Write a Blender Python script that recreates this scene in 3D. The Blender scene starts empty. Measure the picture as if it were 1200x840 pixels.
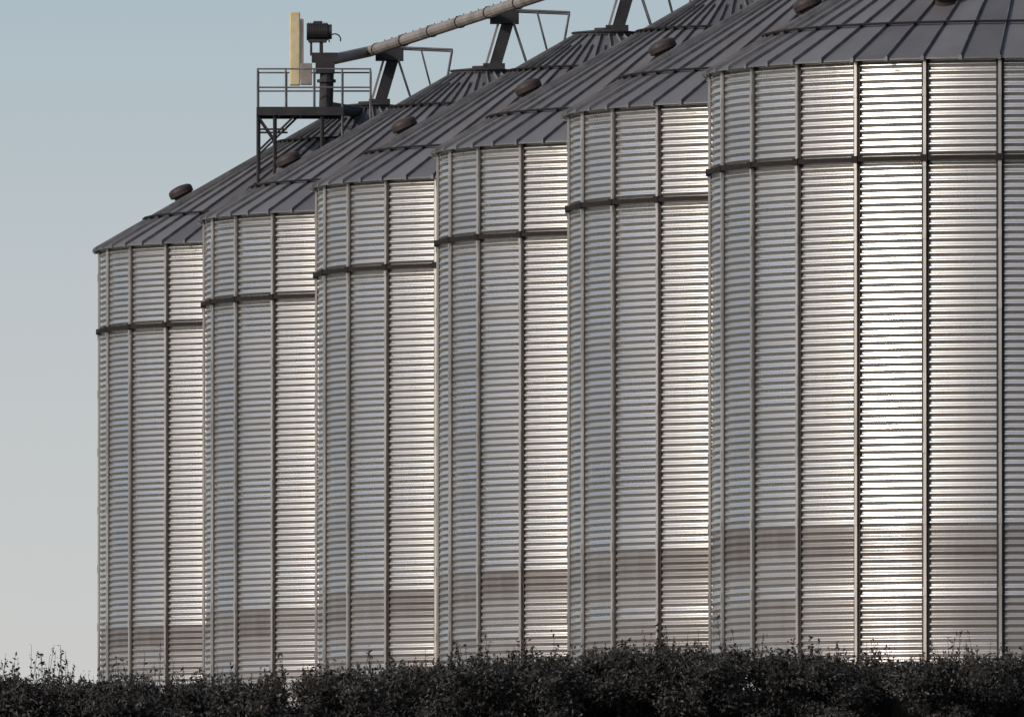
import bpy, math, random
import numpy as np
from mathutils import Vector, Matrix
random.seed(4); rng=np.random.default_rng(7)
S=bpy.context.scene
# ------------------------------------------------------------ constants
F=21535.0; R=12.0; NP=27; WALL=22.1; ZE=38.05; ZB=ZE-WALL; D6=680.0; DD=28.2
TAN=math.tan(math.radians(30)); PITCH=0.265; AMP=0.042
# ------------------------------------------------------------ node helpers
def newmat(name):
    m=bpy.data.materials.new(name); m.use_nodes=True
    nt=m.node_tree; return m,nt,nt.nodes['Principled BSDF']
def N(nt,t,**k):
    n=nt.nodes.new(t)
    for a,b in k.items(): setattr(n,a,b)
    return n
def L(nt,a,b): nt.links.new(a,b)
def math_(nt,op,a,b=None,c=None):
    n=N(nt,'ShaderNodeMath',operation=op)
    for i,v in enumerate((a,b,c)):
        if v is None: continue
        if isinstance(v,(int,float)): n.inputs[i].default_value=v
        else: L(nt,v,n.inputs[i])
    return n.outputs[0]
def ramp(nt,fac,pts,interp='LINEAR'):
    n=N(nt,'ShaderNodeValToRGB'); cr=n.color_ramp; cr.interpolation=interp
    while len(cr.elements)<len(pts): cr.elements.new(0.5)
    for e,(p,c) in zip(cr.elements,pts):
        e.position=p; e.color=(c if len(c)==4 else (*c,1)) if not isinstance(c,(int,float)) else (c,c,c,1)
    L(nt,fac,n.inputs[0]); return n.outputs[0]
def mixc(nt,fac,a,b,bt='MIX'):
    n=N(nt,'ShaderNodeMix',data_type='RGBA',blend_type=bt)
    for idx,v in ((0,fac),(6,a),(7,b)):
        if isinstance(v,(int,float)): n.inputs[idx].default_value=v
        elif isinstance(v,tuple): n.inputs[idx].default_value=(*v,1)
        else: L(nt,v,n.inputs[idx])
    return n.outputs[2]
def noise(nt,vec,scale,detail=4,rough=.55):
    n=N(nt,'ShaderNodeTexNoise'); n.inputs['Scale'].default_value=scale
    n.inputs['Detail'].default_value=detail; n.inputs['Roughness'].default_value=rough
    if vec is not None: L(nt,vec,n.inputs['Vector'])
    return n.outputs['Fac']
def mapping(nt,vec,scale):
    n=N(nt,'ShaderNodeMapping'); n.inputs['Scale'].default_value=scale; L(nt,vec,n.inputs['Vector']); return n.outputs[0]

# ------------------------------------------------------------ materials
def mat_wall():
    m,nt,p=newmat('corrugated_galvanised')
    uv=N(nt,'ShaderNodeUVMap'); sep=N(nt,'ShaderNodeSeparateXYZ'); L(nt,uv.outputs[0],sep.inputs[0])
    tc=N(nt,'ShaderNodeTexCoord'); so=N(nt,'ShaderNodeSeparateXYZ'); L(nt,tc.outputs['Object'],so.inputs[0])
    oi=N(nt,'ShaderNodeObjectInfo')
    cu=math_(nt,'FLOOR',sep.outputs[0]); cv=math_(nt,'FLOOR',sep.outputs[1])
    cb=N(nt,'ShaderNodeCombineXYZ'); L(nt,cu,cb.inputs[0]); L(nt,cv,cb.inputs[1]); L(nt,oi.outputs['Random'],cb.inputs[2])
    wn=N(nt,'ShaderNodeTexWhiteNoise',noise_dimensions='3D'); L(nt,cb.outputs[0],wn.inputs['Vector'])
    cb2=N(nt,'ShaderNodeCombineXYZ'); L(nt,cv,cb2.inputs[1]); L(nt,oi.outputs['Random'],cb2.inputs[2])
    wn2=N(nt,'ShaderNodeTexWhiteNoise',noise_dimensions='3D'); L(nt,cb2.outputs[0],wn2.inputs['Vector'])
    a=math_(nt,'MULTIPLY',wn.outputs['Value'],0.16); b=math_(nt,'MULTIPLY',wn2.outputs['Value'],0.06)
    streak=noise(nt,mapping(nt,tc.outputs['Object'],(1.6,1.6,.09)),1.0,6,.6)
    c=math_(nt,'MULTIPLY',streak,0.30)
    tot=math_(nt,'ADD',math_(nt,'ADD',a,b),c)
    tone=math_(nt,'SUBTRACT',1.16,tot)
    zf=math_(nt,'DIVIDE',so.outputs[2],22.1)
    wob=math_(nt,'MULTIPLY',math_(nt,'SUBTRACT',noise(nt,mapping(nt,tc.outputs['Object'],(.8,.8,.8)),1.0,4),.5),.004)
    zz=math_(nt,'ADD',zf,wob)
    dirt=ramp(nt,zz,[(0,.75),(.105,.80),(.108,.15),(.128,.15),(.131,.66),(.170,.70),(.172,.93),(.222,.96),(.2245,.0)],'CONSTANT')
    pd=math_(nt,'ADD',math_(nt,'MULTIPLY',wn.outputs['Value'],.35),.70)
    dirt=math_(nt,'MULTIPLY',math_(nt,'MULTIPLY',dirt,pd),math_(nt,'ADD',math_(nt,'MULTIPLY',streak,.5),.72))
    dirt=math_(nt,'MINIMUM',dirt,.95)
    clean=mixc(nt,1.0,(0.78,0.775,0.775),tone,'MULTIPLY')
    col=mixc(nt,dirt,clean,(0.165,0.148,0.145))
    L(nt,col,p.inputs['Base Color'])
    L(nt,math_(nt,'SUBTRACT',.93,math_(nt,'MULTIPLY',dirt,.35)),p.inputs['Metallic'])
    L(nt,math_(nt,'ADD',math_(nt,'MULTIPLY',streak,.22),math_(nt,'MULTIPLY_ADD',wn.outputs['Value'],.08,.15)),p.inputs['Roughness'])
    return m
def mat_simple(name,c1,c2,metal,rough,scale=1.5,stretch=(1,1,1),spec=.5):
    m,nt,p=newmat(name); tc=N(nt,'ShaderNodeTexCoord')
    f=noise(nt,mapping(nt,tc.outputs['Object'],stretch),scale,6,.6)
    f=ramp(nt,f,[(.3,0.0),(.7,1.0)])
    L(nt,mixc(nt,f,c1,c2),p.inputs['Base Color']); p.inputs['Metallic'].default_value=metal
    p.inputs['Specular IOR Level'].default_value=spec
    L(nt,math_(nt,'ADD',math_(nt,'MULTIPLY',f,.15),rough),p.inputs['Roughness'])
    return m
def mat_roof():
    m,nt,p=newmat('roof_sheet_metal')
    uv=N(nt,'ShaderNodeUVMap'); sep=N(nt,'ShaderNodeSeparateXYZ'); L(nt,uv.outputs[0],sep.inputs[0])
    cu=math_(nt,'FLOOR',sep.outputs[0]); oi=N(nt,'ShaderNodeObjectInfo')
    cb=N(nt,'ShaderNodeCombineXYZ'); L(nt,cu,cb.inputs[0]); L(nt,oi.outputs['Random'],cb.inputs[2])
    wn=N(nt,'ShaderNodeTexWhiteNoise',noise_dimensions='3D'); L(nt,cb.outputs[0],wn.inputs['Vector'])
    tc=N(nt,'ShaderNodeTexCoord'); f=noise(nt,tc.outputs['Object'],.9,6,.6)
    rust=ramp(nt,noise(nt,tc.outputs['Object'],.35,7,.7),[(.52,0.0),(.72,.6)])
    t=math_(nt,'ADD',math_(nt,'MULTIPLY',wn.outputs['Value'],.45),math_(nt,'MULTIPLY',f,.5))
    col=mixc(nt,t,(0.070,0.072,0.082),(0.172,0.174,0.190))
    col=mixc(nt,rust,col,(.11,.092,.088))
    L(nt,col,p.inputs['Base Color']); p.inputs['Metallic'].default_value=.35
    L(nt,math_(nt,'ADD',math_(nt,'MULTIPLY',f,.2),.40),p.inputs['Roughness'])
    return m
M_wall=mat_wall(); M_roof=mat_roof()
M_post=mat_simple('stiffener_steel',(.26,.245,.24),(.46,.44,.43),.65,.32,.8,(1,1,.2))
M_rib=mat_simple('roof_rib_steel',(.06,.06,.068),(.15,.15,.16),.3,.5)
M_ring=mat_simple('weathered_wind_ring',(.008,.0075,.008),(.020,.017,.017),0,.75,1.5,(1,1,1),.15)
M_vent=mat_simple('vent_hood_brown',(.024,.019,.020),(.05,.038,.037),.1,.55,1.5,(1,1,1),.3)
M_conc=mat_simple('concrete',(.25,.24,.23),(.38,.37,.35),0,.8)
M_conv=mat_simple('weathered_conveyor_steel',(.14,.122,.117),(.27,.245,.232),.3,.5,.8)
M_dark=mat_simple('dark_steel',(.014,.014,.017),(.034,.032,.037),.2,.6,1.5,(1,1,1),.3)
M_yel=mat_simple('faded_yellow_guard',(.36,.30,.18),(.52,.44,.28),0,.55)
M_rail=mat_simple('galvanised_rail',(.07,.07,.078),(.16,.155,.16),.4,.45)
M_black=mat_simple('black_motor_paint',(.010,.010,.012),(.024,.024,.026),0,.45)

# ------------------------------------------------------------ mesh helpers
def mk(name,v,f,mat,parent=None,smooth=False,loc=None):
    me=bpy.data.meshes.new(name); me.from_pydata([tuple(x) for x in v],[],f); me.update()
    if smooth: me.polygons.foreach_set('use_smooth',[True]*len(me.polygons))
    me.materials.append(mat); return mko(name,me,parent)
def mko(name,me,parent=None):
    o=bpy.data.objects.new(name,me); S.collection.objects.link(o)
    if parent: o.parent=parent
    return o
class B:
    def __init__(s): s.v=[]; s.f=[]
    def add(s,v,f):
        o=len(s.v); s.v+= [tuple(x) for x in v]; s.f+=[tuple(i+o for i in q) for q in f]
    def box(s,c,d,rot=None):
        vs=[Vector((x*d[0]/2,y*d[1]/2,z*d[2]/2)) for x in(-1,1) for y in(-1,1) for z in(-1,1)]
        if rot: vs=[rot@q for q in vs]
        s.add([q+Vector(c) for q in vs],[(0,1,3,2),(4,6,7,5),(0,4,5,1),(2,3,7,6),(0,2,6,4),(1,5,7,3)])
    def tube(s,a,b,r,n=8,r2=None):
        a=Vector(a);b=Vector(b); r2=r if r2 is None else r2; d=(b-a).normalized()
        u=d.orthogonal().normalized(); w=d.cross(u); v=[]
        for p,rr in((a,r),(b,r2)):
            for i in range(n):
                t=2*math.pi*(i+.5)/n; v.append(p+u*rr*math.cos(t)+w*rr*math.sin(t))
        f=[(i,(i+1)%n,n+(i+1)%n,n+i) for i in range(n)]+[tuple(range(n-1,-1,-1)),tuple(range(n,2*n))]
        s.add(v,f)
    def beam(s,a,b,w,h):
        a=Vector(a);b=Vector(b); d=(b-a); q=d.to_track_quat('Y','Z').to_matrix()
        s.box((a+b)/2,(w,d.length,h),q)
    def lathe(s,prof,n,mat=None,cap=False):
        v=[];f=[];k=len(prof)
        for i in range(n):
            t=2*math.pi*i/n
            for r,z in prof:
                p=Vector((r*math.cos(t),r*math.sin(t),z)); v.append(mat@p if mat else p)
        for i in range(n):
            for j in range(k-1):
                a=i*k+j;b=((i+1)%n)*k+j; f.append((a,b,b+1,a+1))
        s.add(v,f)
    def out(s,name,mat,parent=None,smooth=False): return mk(name,s.v,s.f,mat,parent,smooth)

# ------------------------------------------------------------ silo meshes (base at z=0)
def wall_mesh():
    ns=NP*6; per=12; nz=int(WALL/PITCH)*per; z=np.arange(nz+1)*(PITCH/per)
    K_=.97
    r=R+AMP*np.arcsin(K_*np.sin(2*np.pi*z/PITCH))/math.asin(K_)
    th=np.arange(ns+1)*2*np.pi/ns
    co=np.stack([np.outer(np.cos(th),r),np.outer(np.sin(th),r),np.tile(z,(ns+1,1))],-1).reshape(-1,3)
    i,j=np.meshgrid(np.arange(ns),np.arange(nz),indexing='ij'); a=(i*(nz+1)+j).ravel(); b=a+nz+1
    q=np.stack([a,b,b+1,a+1],-1)
    me=bpy.data.meshes.new('wall'); me.vertices.add(len(co)); me.vertices.foreach_set('co',co.ravel())
    me.loops.add(q.size); me.loops.foreach_set('vertex_index',q.ravel().astype(np.int32))
    me.polygons.add(len(q)); me.polygons.foreach_set('loop_start',(np.arange(len(q))*4).astype(np.int32))
    me.polygons.foreach_set('use_smooth',np.ones(len(q),dtype=bool)); me.update(); me.validate()
    uvl=me.uv_layers.new(name='UVMap'); u=(q//(nz+1))/6.0; v=(q%(nz+1))*(PITCH/per)/1.06
    uvl.data.foreach_set('uv',np.stack([u,v],-1).ravel().astype(np.float32))
    me.materials.append(M_wall); return me
ME={}
def T(o): 
    me=o.data; bpy.data.objects.remove(o); return me
ME['wall']=wall_mesh()
def strip(prof,mat,name,splice=False):
    b=B()
    for k in range(NP):
        t=2*math.pi*k/NP; er=Vector((math.cos(t),math.sin(t),0)); et=Vector((-math.sin(t),math.cos(t),0))
        v=[]
        for z in(0.0,WALL-.06):
            v+=[er*(R+p[1])+et*p[0]+Vector((0,0,z)) for p in prof]
        n=len(prof); b.add(v,[(i,i+1,n+i+1,n+i) for i in range(n-1)])
        if splice:
            for zz in np.arange(2.6,WALL-1,2.6):
                b.box(er*(R+.142)+Vector((0,0,zz)),(.03,.13,.34),Matrix.Rotation(t,3,'Z'))
    ME[name]=T(b.out(name,mat))
strip([(-.065,.049),(-.055,.135),(.055,.135),(.065,.049)],M_post,'stiffeners',True)
strip([(-.145,.02),(-.145,.047),(.145,.047),(.145,.02)],M_dark,'seam_shade_flanges')  # dark flange colour stands in for the thin shadow beside each stiffener
b=B(); zr=WALL-3.72
n=NP*4
pr=[(R+.05,-.085),(R+.05,.085),(R+.19,.085),(R+.19,-.085),(R+.05,-.085)]
b.lathe([(r,z+zr) for r,z in pr],n)
for k in range(NP):
    t=2*math.pi*k/NP; er=Vector((math.cos(t),math.sin(t),0)); rot=Matrix.Rotation(t,3,'Z')
    b.box(er*(R+.15)+Vector((0,0,zr)),(.14,.26,.24),rot)
ME['wind_ring']=T(b.out('wind_ring',M_ring))
b=B(); b.lathe([(R-.02,WALL-.10),(R+.10,WALL-.10),(R+.10,WALL+.0),(R-.02,WALL+.0)],NP*4)
ME['eave_angle']=T(b.out('eave_angle',M_post))
NR=54; RO=R+.30; RC=1.3
def rz(r): return WALL+.08+(R-r)*TAN
b=B(); b.lathe([(RO-.02,rz(RO)-.05),(RO,rz(RO)-.04),(RO,rz(RO)),(RC,rz(RC))],NR*2)
ro=b.out('roof',M_roof)
me=ro.data; uvl=me.uv_layers.new(name='UVMap')
for p in me.polygons:
    c=p.center; u=(math.atan2(c.y,c.x)/(2*math.pi)%1)*NR
    for li in p.loop_indices: uvl.data[li].uv=(u,0.5)
ME['roof']=T(ro)
b=B(); b.lathe([(R-.3,rz(R)-.06),(RO-.02,rz(RO)-.05)],NR*2); ME['soffit']=T(b.out('soffit',M_dark))
b=B()
for k in range(NR):
    t=2*math.pi*k/NR; er=Vector((math.cos(t),math.sin(t),0)); et=Vector((-math.sin(t),math.cos(t),0))
    def P(r,s,h): return er*r+et*s+Vector((0,0,rz(r)+h))
    r0,r1=RO+.05,RC if k%2==0 else 2.2
    v=[P(r0,-.045,-.02),P(r0,-.02,.14),P(r0,.02,.14),P(r0,.045,-.02),P(r1,-.035,-.02),P(r1,-.015,.12),P(r1,.015,.12),P(r1,.035,-.02)]
    b.add(v,[(0,1,5,4),(1,2,6,5),(2,3,7,6),(0,3,2,1)])
    b.box(er*(RO+.02)+Vector((0,0,rz(RO)-.01)),(.12,.13,.14),Matrix.Rotation(t,3,'Z'))
ME['roof_ribs']=T(b.out('roof_ribs',M_rib))
b=B()
for rr in (.84*R,.34*R):
    h=rz(rr)+.16; b.lathe([(rr+.05*math.cos(a),h+.05*math.sin(a)) for a in np.linspace(0,2*math.pi,7)],NR*2)
    for k in range(NR):
        t=2*math.pi*k/NR; b.box(Vector((math.cos(t)*rr,math.sin(t)*rr,h-.04)),(.14,.10,.14),Matrix.Rotation(t,3,'Z'))
ME['roof_hoops']=T(b.out('roof_hoops',M_ring))
b=B()
zc=rz(RC)
b.lathe([(RC+.10,zc-.1),(RC+.10,zc+.10),(RC+.16,zc+.11),(RC+.16,zc+.16),(.5,zc+.26),(.5,zc+.34),(0.01,zc+.34)],32)
ME['peak_collar']=T(b.out('peak_collar',M_dark))
b=B()
for a in (-43.3,23.3,90,156.7,223.3):
    t=math.radians(a); rr=.69*R; 
    M=Matrix.Translation((math.cos(t)*rr,math.sin(t)*rr,rz(rr)))@Matrix.Rotation(t,4,'Z')@Matrix.Rotation(math.radians(24),4,'Y')
    b.lathe([(.40,-.15),(.40,.22),(.48,.20),(.55,.24),(.56,.42),(.53,.53),(.39,.61),(.16,.65),(.01,.66)],24,M)
    b.lathe([(.47,-.1),(.47,.05),(.40,.06)],24,M)
ME['roof_vents']=T(b.out('roof_vents',M_vent,smooth=False))
b=B(); b.lathe([(R+.45,-2.6),(R+.45,-.03),(R+.42,0),(.1,0)],96); ME['foundation']=T(b.out('foundation',M_conc))

PH=[48.2,48.3,48.7,45.6,44.8,46.1]
centers=[]
for i in range(6):
    d=D6+DD*(5-i); X=19.39-5.154*(5-i); centers.append((X,d))
    e=bpy.data.objects.new('grain_silo' if i==0 else 'grain_silo.%03d'%i,None); S.collection.objects.link(e)
    e.location=(X,d,ZB); beta=math.atan2(-d,-X); e.rotation_euler=(0,0,beta-math.radians(PH[i]))
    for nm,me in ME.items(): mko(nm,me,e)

# ------------------------------------------------------------ conveyor
conv=bpy.data.objects.new('overhead_grain_conveyor',None); S.collection.objects.link(conv)
C=[Vector((x,y,0)) for x,y in centers]
rd=(C[5]-C[0]).normalized()
side=Vector((-rd.y,rd.x,0))
ZC=ZE+8.85
def along(i,s=0,l=0,z=0): return C[i]+rd*s+side*l+Vector((0,0,z))
capz=ZB+zc+.3
headp=Vector((C[0].x-1.85,C[0].y-6.0,ZC-.75))
b=B()
pts=[headp]+[along(i,0,0,ZC) for i in range(6)]+[along(5,20,0,ZC)]
b.tube(pts[0],pts[1],.25,12)
b.tube(pts[1]-rd*.1,pts[-1],.25,12)
b.out('conveyor_tube',M_conv,conv,False)
b=B()
L_=(C[5]-C[0]).length+18
for s in np.arange(2,L_,7.0):
    p=C[0]+rd*s+Vector((0,0,ZC)); b.tube(p-rd*.08,p+rd*.08,.285,12)
for s in np.arange(4,L_,1.8):
    p=C[0]+rd*s+Vector((-.0,0,ZC+.26)); b.box(p,(.05,.5,.07))
b.out('flange_rings',M_dark,conv)
b=B();bl=B();br=B()
for i in range(6):
    o=C[i]; x=Vector((1,0,0)); z=Vector((0,0,1)); y=Vector((0,1,0))
    top=o+x*1.05+z*(ZC-.35); bot=o+x*.45+z*(capz-.1)
    b.beam(bot,top,.62,.5)
    bl.beam(bot-x*.40-y*.3,top-x*.40-y*.3,.16,.10)
    b.box(o+x*.9+z*(ZC-.1),(1.25,.9,.62))
    bl.box(o+x*.9+z*(ZC+.24),(1.4,1.0,.08))
    b.box(bot+z*.1,(.95,.95,.3))
    for yy in(-.7,.7):
        p0=o+x*1.3+y*yy+z*(ZC+.15); p1=o+x*3.7+y*yy+z*(ZC+.05)
        foot=o+x*3.05+y*yy+z*(ZB+rz(math.hypot(3.05,yy))-.02)
        br.tube(p0,p1,.05,6); br.tube(p1,foot,.05,6)
        br.tube(o+x*1.3+y*yy+z*(ZC-.4),o+x*2.2+y*yy+z*(ZB+rz(2.3)),.045,6)
        br.tube(p0+x*1.0,foot+z*.9,.035,6)
    br.tube(o+x*3.7-y*.7+z*(ZC+.05),o+x*3.7+y*.7+z*(ZC+.05),.045,6)
b.out('drop_spouts',M_dark,conv); bl.out('spout_edges',M_conv,conv); br.out('support_frames',M_rail,conv)

# ------------------------------------------------------------ head drive
hd=bpy.data.objects.new('conveyor_drive_unit',None); S.collection.objects.link(hd)
cx,cy=C[0].x,C[0].y-6.0
def bev(o,w=.03):
    m=o.modifiers.new('bevel','BEVEL'); m.width=w; m.segments=2
gx=cx-3.26; GZ=-.40
b=B(); b.box((gx,cy,ZE+9.02+GZ),(.46,.5,3.25)); bev(b.out('belt_guard',M_yel,hd),.05)
b=B(); b.box((gx+.31,cy+.02,ZE+9.0+GZ),(.14,.42,2.7)); b.box((gx+.50,cy,ZE+7.9+GZ),(.5,.5,.95)); bev(b.out('guard_backplate',M_conv,hd),.02)
b=B(); mx=gx+1.02; mz=ZE+9.38
b.tube((mx-.5,cy,mz),(mx+.45,cy,mz),.38,20); b.tube((mx+.45,cy,mz),(mx+.62,cy,mz),.33,20)
for s in np.linspace(-.42,.38,9): b.tube((mx+s-.02,cy,mz),(mx+s+.02,cy,mz),.42,20)
b.box((mx,cy,mz+.38),(.4,.35,.18)); b.box((mx-.02,cy,mz-.41),(.8,.6,.12)); b.out('motor',M_black,hd)
b=B(); b.box((mx+.15,cy,mz-.8),(.16,.5,.7)); b.box((mx-.3,cy,mz-.75),(.1,.4,.6)); b.box((mx+.3,cy,mz-1.15),(1.15,.7,.42))
b.box((mx+.32,cy,mz-1.6),(.85,.75,.5)); b.tube((mx+.4,cy,mz-1.8),(mx+.36,cy,ZE+6.0),.31,12); b.tube((mx+.38,cy,mz-2.25),(mx+.38,cy,mz-2.12),.42,12)
b.tube((mx+.36,cy,ZE+6.05),(mx+1.9,C[0].y-.8,capz-.5),.26,12)
b.out('inlet_spout',M_dark,hd)
b=B()
pp=None
for a in np.linspace(-.3,3.6,16):
    q=Vector((mx+.75+.26*math.cos(a),cy,mz-.35+.26*math.sin(a)))
    if pp is not None: b.tube(pp,q,.03,6)
    pp=q
b.out('power_cable',M_black,hd)

# ------------------------------------------------------------ platform
pl=bpy.data.objects.new('access_platform',None); S.collection.objects.link(pl)
x0,x1=cx-4.9,cx-1.15; y0,y1=cy-1.5,cy+1.5; zd=ZE+5.93
b=B(); b.box(((x0+x1)/2,cy,zd),(x1-x0,3.0,.08))
for yy in(y0,y1): b.box(((x0+x1)/2,yy,zd-.16),(x1-x0+.1,.12,.36))
for xx in np.linspace(x0,x1,5): b.box((xx,cy,zd-.17),(.1,2.86,.24))
for xx in(x0+.02,x0+.75,x1-.9):
    for yy in(y0+.1,y1-.1):
        r=math.hypot(xx-cx,yy-C[0].y); b.tube((xx,yy,zd-.2),(xx,yy,ZB+rz(r)-.05),.075,6)
for yy in(y0+.1,y1-.1):
    b.tube((x0+.05,yy,zd-1.9),(x0+1.7,yy,zd-.3),.05,6); b.tube((x0+.05,yy,zd-.4),(x0+.8,yy,zd-1.5),.05,6)
    b.tube((x0,yy,zd-.95),(x0+1.3,yy,zd-.95),.045,6)
b.out('deck_and_legs',M_dark,pl)
b=B(); xr=x1+1.25
for h in(.9,1.72):
    for yy in(y0,y1): b.tube((x0,yy,zd+h),(xr,yy,zd+h),.038,6)
    for xx in(x0,xr): b.tube((xx,y0,zd+h),(xx,y1,zd+h),.038,6)
for xx in np.linspace(x0,xr,5):
    for yy in(y0,y1): b.tube((xx,yy,zd-.1 if xx<x1 else ZB+rz(math.hypot(xx-cx,yy-C[0].y))-.03),(xx,yy,zd+1.75),.042,6)
for xx in(x0,xr): b.tube((xx,cy,zd-.1),(xx,cy,zd+1.75),.036,6)
b.out('railings',M_rail,pl)

# ------------------------------------------------------------ ground
def gz(y):
    pts=[(-8000,-1.7),(-10,-1.7),(150,-1.0),(400,3.5),(560,9.5),(615,12.0),(640,12.8),(660,13.6),(690,14.0),(760,14.8),(830,15.3),(900,15.5),(1100,14.5),(12000,10)]
    return np.interp(y,[p[0] for p in pts],[p[1] for p in pts])
ys=np.concatenate([np.linspace(-6000,-100,8),np.linspace(-50,560,32),np.linspace(570,700,40),np.linspace(720,1200,12),np.linspace(1500,12000,10)])
xs=np.concatenate([np.linspace(-8000,-300,8),np.linspace(-200,200,60),np.linspace(300,8000,8)])
v=[];f=[]
for y in ys:
    for x in xs: v.append((x,y,float(gz(y))+ (random.uniform(-.05,.05) if 0<y<655 and abs(x)<200 else 0)-.0))
nx=len(xs)
for j in range(len(ys)-1):
    for i in range(nx-1): a=j*nx+i; f.append((a,a+1,a+nx+1,a+nx))
m,nt,p=newmat('field_ground'); tc=N(nt,'ShaderNodeTexCoord')
f1=noise(nt,tc.outputs['Object'],.15,8,.65); f2=noise(nt,tc.outputs['Object'],3.0,6,.7)
c=mixc(nt,ramp(nt,f1,[(.35,0.0),(.65,1.0)]),(.030,.031,.022),(.058,.048,.036)); c=mixc(nt,math_(nt,'MULTIPLY',f2,.6),c,(.025,.023,.018))
L(nt,c,p.inputs['Base Color']); p.inputs['Roughness'].default_value=.95
mk('ground',v,f,m,None,True)

# ------------------------------------------------------------ hedge
HD=632.0; kx=F/HD
px=[-700,0,100,300,400,520,640,700,800,900,1050,1200,1900]; py=[800,802,804,804,794,782,775,769,767,772,779,778,782]
def topz(x): return (1290-np.interp(x*kx+600,px,py))/kx+.10*math.sin(x*1.9+1)*math.sin(x*.83)+.06*math.sin(x*5.1)
hedge=bpy.data.objects.new('hedge',None); S.collection.objects.link(hedge)
core=B(); LV=[];LN=[];LS=[]
import bmesh
bm=bmesh.new(); bmesh.ops.create_icosphere(bm,subdivisions=2,radius=1); iv=np.array([q.co[:] for q in bm.verts]); ifc=[tuple(q.index for q in p.verts) for p in bm.faces]; bm.free()
for n in range(820):
    x=rng.uniform(-34,38); y=HD+rng.uniform(-3.5,4.5); r=rng.uniform(.28,.72)
    tz=topz(x)+rng.normal(0,.12)-.05; 
    lev=rng.choice([0,0,1,2]); z=tz-r*.85-lev*.7-max(0,(HD-1-y))*.08
    rad=np.array([r*rng.uniform(.9,1.6),r,r*rng.uniform(.8,1.1)])
    wob=1+.2*np.sin(iv[:,0]*5+n)*np.cos(iv[:,2]*6+n*2)
    core.add(np.array([x,y,z])+iv*rad*.55*wob[:,None],ifc)
    k=int(1400*r*r)+150
    dirs=rng.normal(size=(k,3)); dirs/=np.linalg.norm(dirs,axis=1)[:,None]
    q=np.sin(dirs[:,:1]*7+n)*np.sin(dirs[:,2:]*8+2*n)
    pr=np.array([x,y,z])+dirs*rad*(rng.uniform(.6,1.3,(k,1))+.2*q)
    LV.append(pr); LN.append(dirs+rng.normal(0,1.2,(k,3)))
for x in np.arange(-34,38,.9):
    y=HD+rng.uniform(0,2); z=float(gz(y)); tz=float(topz(x))
    core.add(np.array([x,y,(z+tz-1.1)/2])+iv*np.array([1.0,1.4,(tz-1.1-z)/2+.15]),ifc)
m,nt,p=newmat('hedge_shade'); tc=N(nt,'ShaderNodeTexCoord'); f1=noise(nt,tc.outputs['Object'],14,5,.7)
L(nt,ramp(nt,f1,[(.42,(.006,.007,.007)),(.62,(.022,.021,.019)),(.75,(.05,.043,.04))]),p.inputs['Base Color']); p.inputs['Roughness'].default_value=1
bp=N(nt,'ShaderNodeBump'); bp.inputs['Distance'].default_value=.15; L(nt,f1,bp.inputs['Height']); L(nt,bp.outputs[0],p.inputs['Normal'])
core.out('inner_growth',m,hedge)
tw=B(); 
for n in range(2600):
    x=rng.uniform(-34,38); big=(-18.2<x<-15)
    y=HD+rng.uniform(-3,4); z=topz(x)-.35
    h=rng.gamma(3,.15)*(1.5 if big else 1)+.08; a=np.array([x,y,z]); bb=a+np.array([rng.normal(0,.16),rng.normal(0,.16),h])
    tw.tube(a,bb,.016,3,.006)
    k=rng.integers(6,20); t=rng.uniform(.15,1.03,(k,1))
    LV.append(a+(bb-a)*t+rng.normal(0,.05,(k,3))); LN.append(rng.normal(size=(k,3)))
m,nt,p=newmat('twig_bark'); p.inputs['Base Color'].default_value=(.03,.026,.022,1); p.inputs['Roughness'].default_value=.9
tw.out('twigs',m,hedge)
P=np.concatenate(LV); Nn=np.concatenate(LN); Nn/=np.linalg.norm(Nn,axis=1)[:,None]; K=len(P)
rv=rng.normal(size=(K,3)); U=np.cross(Nn,rv); U/=np.linalg.norm(U,axis=1)[:,None]; V=np.cross(Nn,U)
s=rng.uniform(.03,.078,(K,1)); l=s*rng.uniform(1.0,1.7,(K,1))
co=np.stack([P-U*l,P-V*s*.6,P+U*l+Nn*s*.3,P+V*s*.6],1).reshape(-1,3)
me=bpy.data.meshes.new('leaves'); me.vertices.add(K*4); me.vertices.foreach_set('co',co.ravel())
me.loops.add(K*4); me.loops.foreach_set('vertex_index',np.arange(K*4,dtype=np.int32))
me.polygons.add(K); me.polygons.foreach_set('loop_start',(np.arange(K)*4).astype(np.int32)); me.update()
at=me.attributes.new('tone','FLOAT','FACE'); at.data.foreach_set('value',rng.random(K).astype(np.float32))
m,nt,p=newmat('hedge_leaf'); an=N(nt,'ShaderNodeAttribute'); an.attribute_name='tone'
tc=N(nt,'ShaderNodeTexCoord'); cl=noise(nt,tc.outputs['Object'],.9,3)
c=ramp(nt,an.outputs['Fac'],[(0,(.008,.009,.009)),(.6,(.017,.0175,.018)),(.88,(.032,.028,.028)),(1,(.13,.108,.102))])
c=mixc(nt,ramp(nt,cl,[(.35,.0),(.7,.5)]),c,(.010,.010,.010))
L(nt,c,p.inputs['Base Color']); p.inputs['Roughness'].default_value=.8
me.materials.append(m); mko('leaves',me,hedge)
print('leaves',K)

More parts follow.
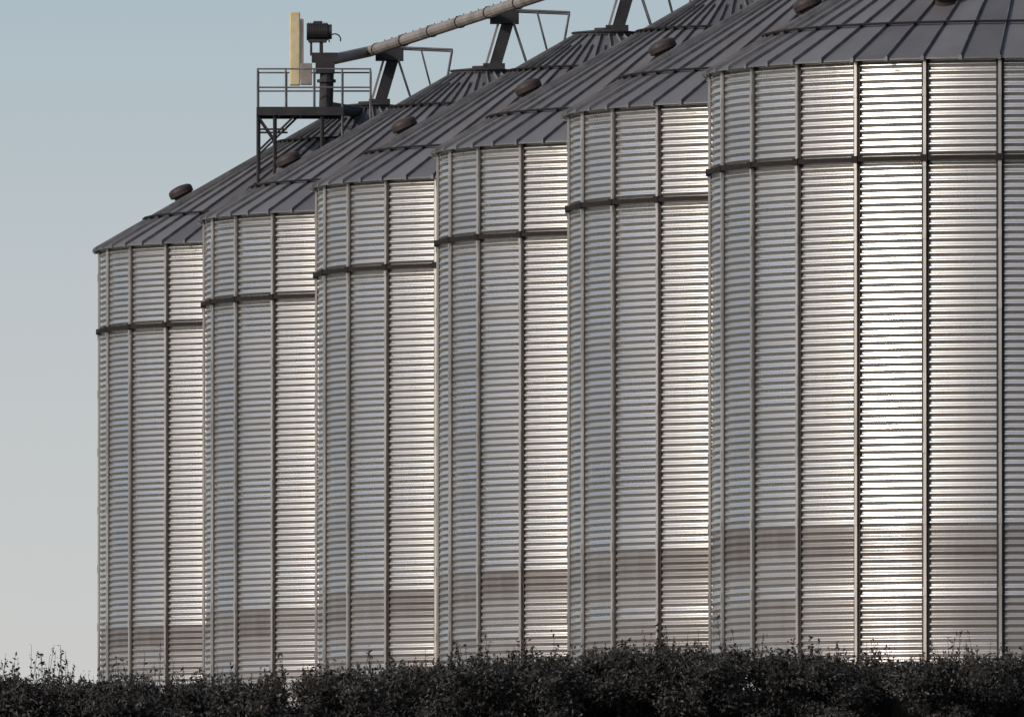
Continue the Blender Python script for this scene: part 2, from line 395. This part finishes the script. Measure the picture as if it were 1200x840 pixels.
# ------------------------------------------------------------ world & sun
SAZ=58; SEL=27
az=math.radians(SAZ); el=math.radians(SEL)
sd=Vector((-math.sin(az)*math.cos(el),-math.cos(az)*math.cos(el),math.sin(el)))
w=bpy.data.worlds.new('World'); S.world=w; w.use_nodes=True; nt=w.node_tree; nt.nodes.clear()
sky=N(nt,'ShaderNodeTexSky',sky_type='NISHITA'); sky.sun_disc=False; sky.sun_elevation=el; sky.sun_rotation=math.atan2(sd.x,sd.y)%(2*math.pi)
sky.dust_density=5.0
bg=N(nt,'ShaderNodeBackground'); L(nt,sky.outputs[0],bg.inputs[0]); bg.inputs[1].default_value=.125
tc=N(nt,'ShaderNodeTexCoord'); sp=N(nt,'ShaderNodeSeparateXYZ'); L(nt,tc.outputs['Generated'],sp.inputs[0])
hz=ramp(nt,math_(nt,'MULTIPLY',sp.outputs[2],10),[(.22,(.60,.60,.585)),(.40,(.53,.565,.58)),(.62,(.405,.50,.555))])
bh=N(nt,'ShaderNodeBackground'); L(nt,hz,bh.inputs[0]); bh.inputs[1].default_value=1
fac=ramp(nt,sp.outputs[2],[(.07,0.0),(.3,1.0)])
mx_=N(nt,'ShaderNodeMixShader'); L(nt,fac,mx_.inputs[0]); L(nt,bh.outputs[0],mx_.inputs[1]); L(nt,bg.outputs[0],mx_.inputs[2])
ow=N(nt,'ShaderNodeOutputWorld'); L(nt,mx_.outputs[0],ow.inputs[0])
sl=bpy.data.lights.new('sun','SUN'); sl.energy=2.6; sl.angle=math.radians(.5); sl.color=(1,.95,.89)
so=bpy.data.objects.new('sun',sl); S.collection.objects.link(so); so.rotation_euler=sd.to_track_quat('Z','Y').to_euler(); so.location=(-50,500,100)
S.view_settings.view_transform='Standard'; S.view_settings.look='None'; S.view_settings.exposure=0

cam=bpy.data.cameras.new('camera'); cam.sensor_width=36; cam.lens=36*F/1200; cam.clip_start=1; cam.clip_end=30000
co_=bpy.data.objects.new('camera',cam); S.collection.objects.link(co_)
co_.location=(0,0,0); co_.rotation_euler=(math.radians(90)+math.atan(870/F),0,0); S.camera=co_
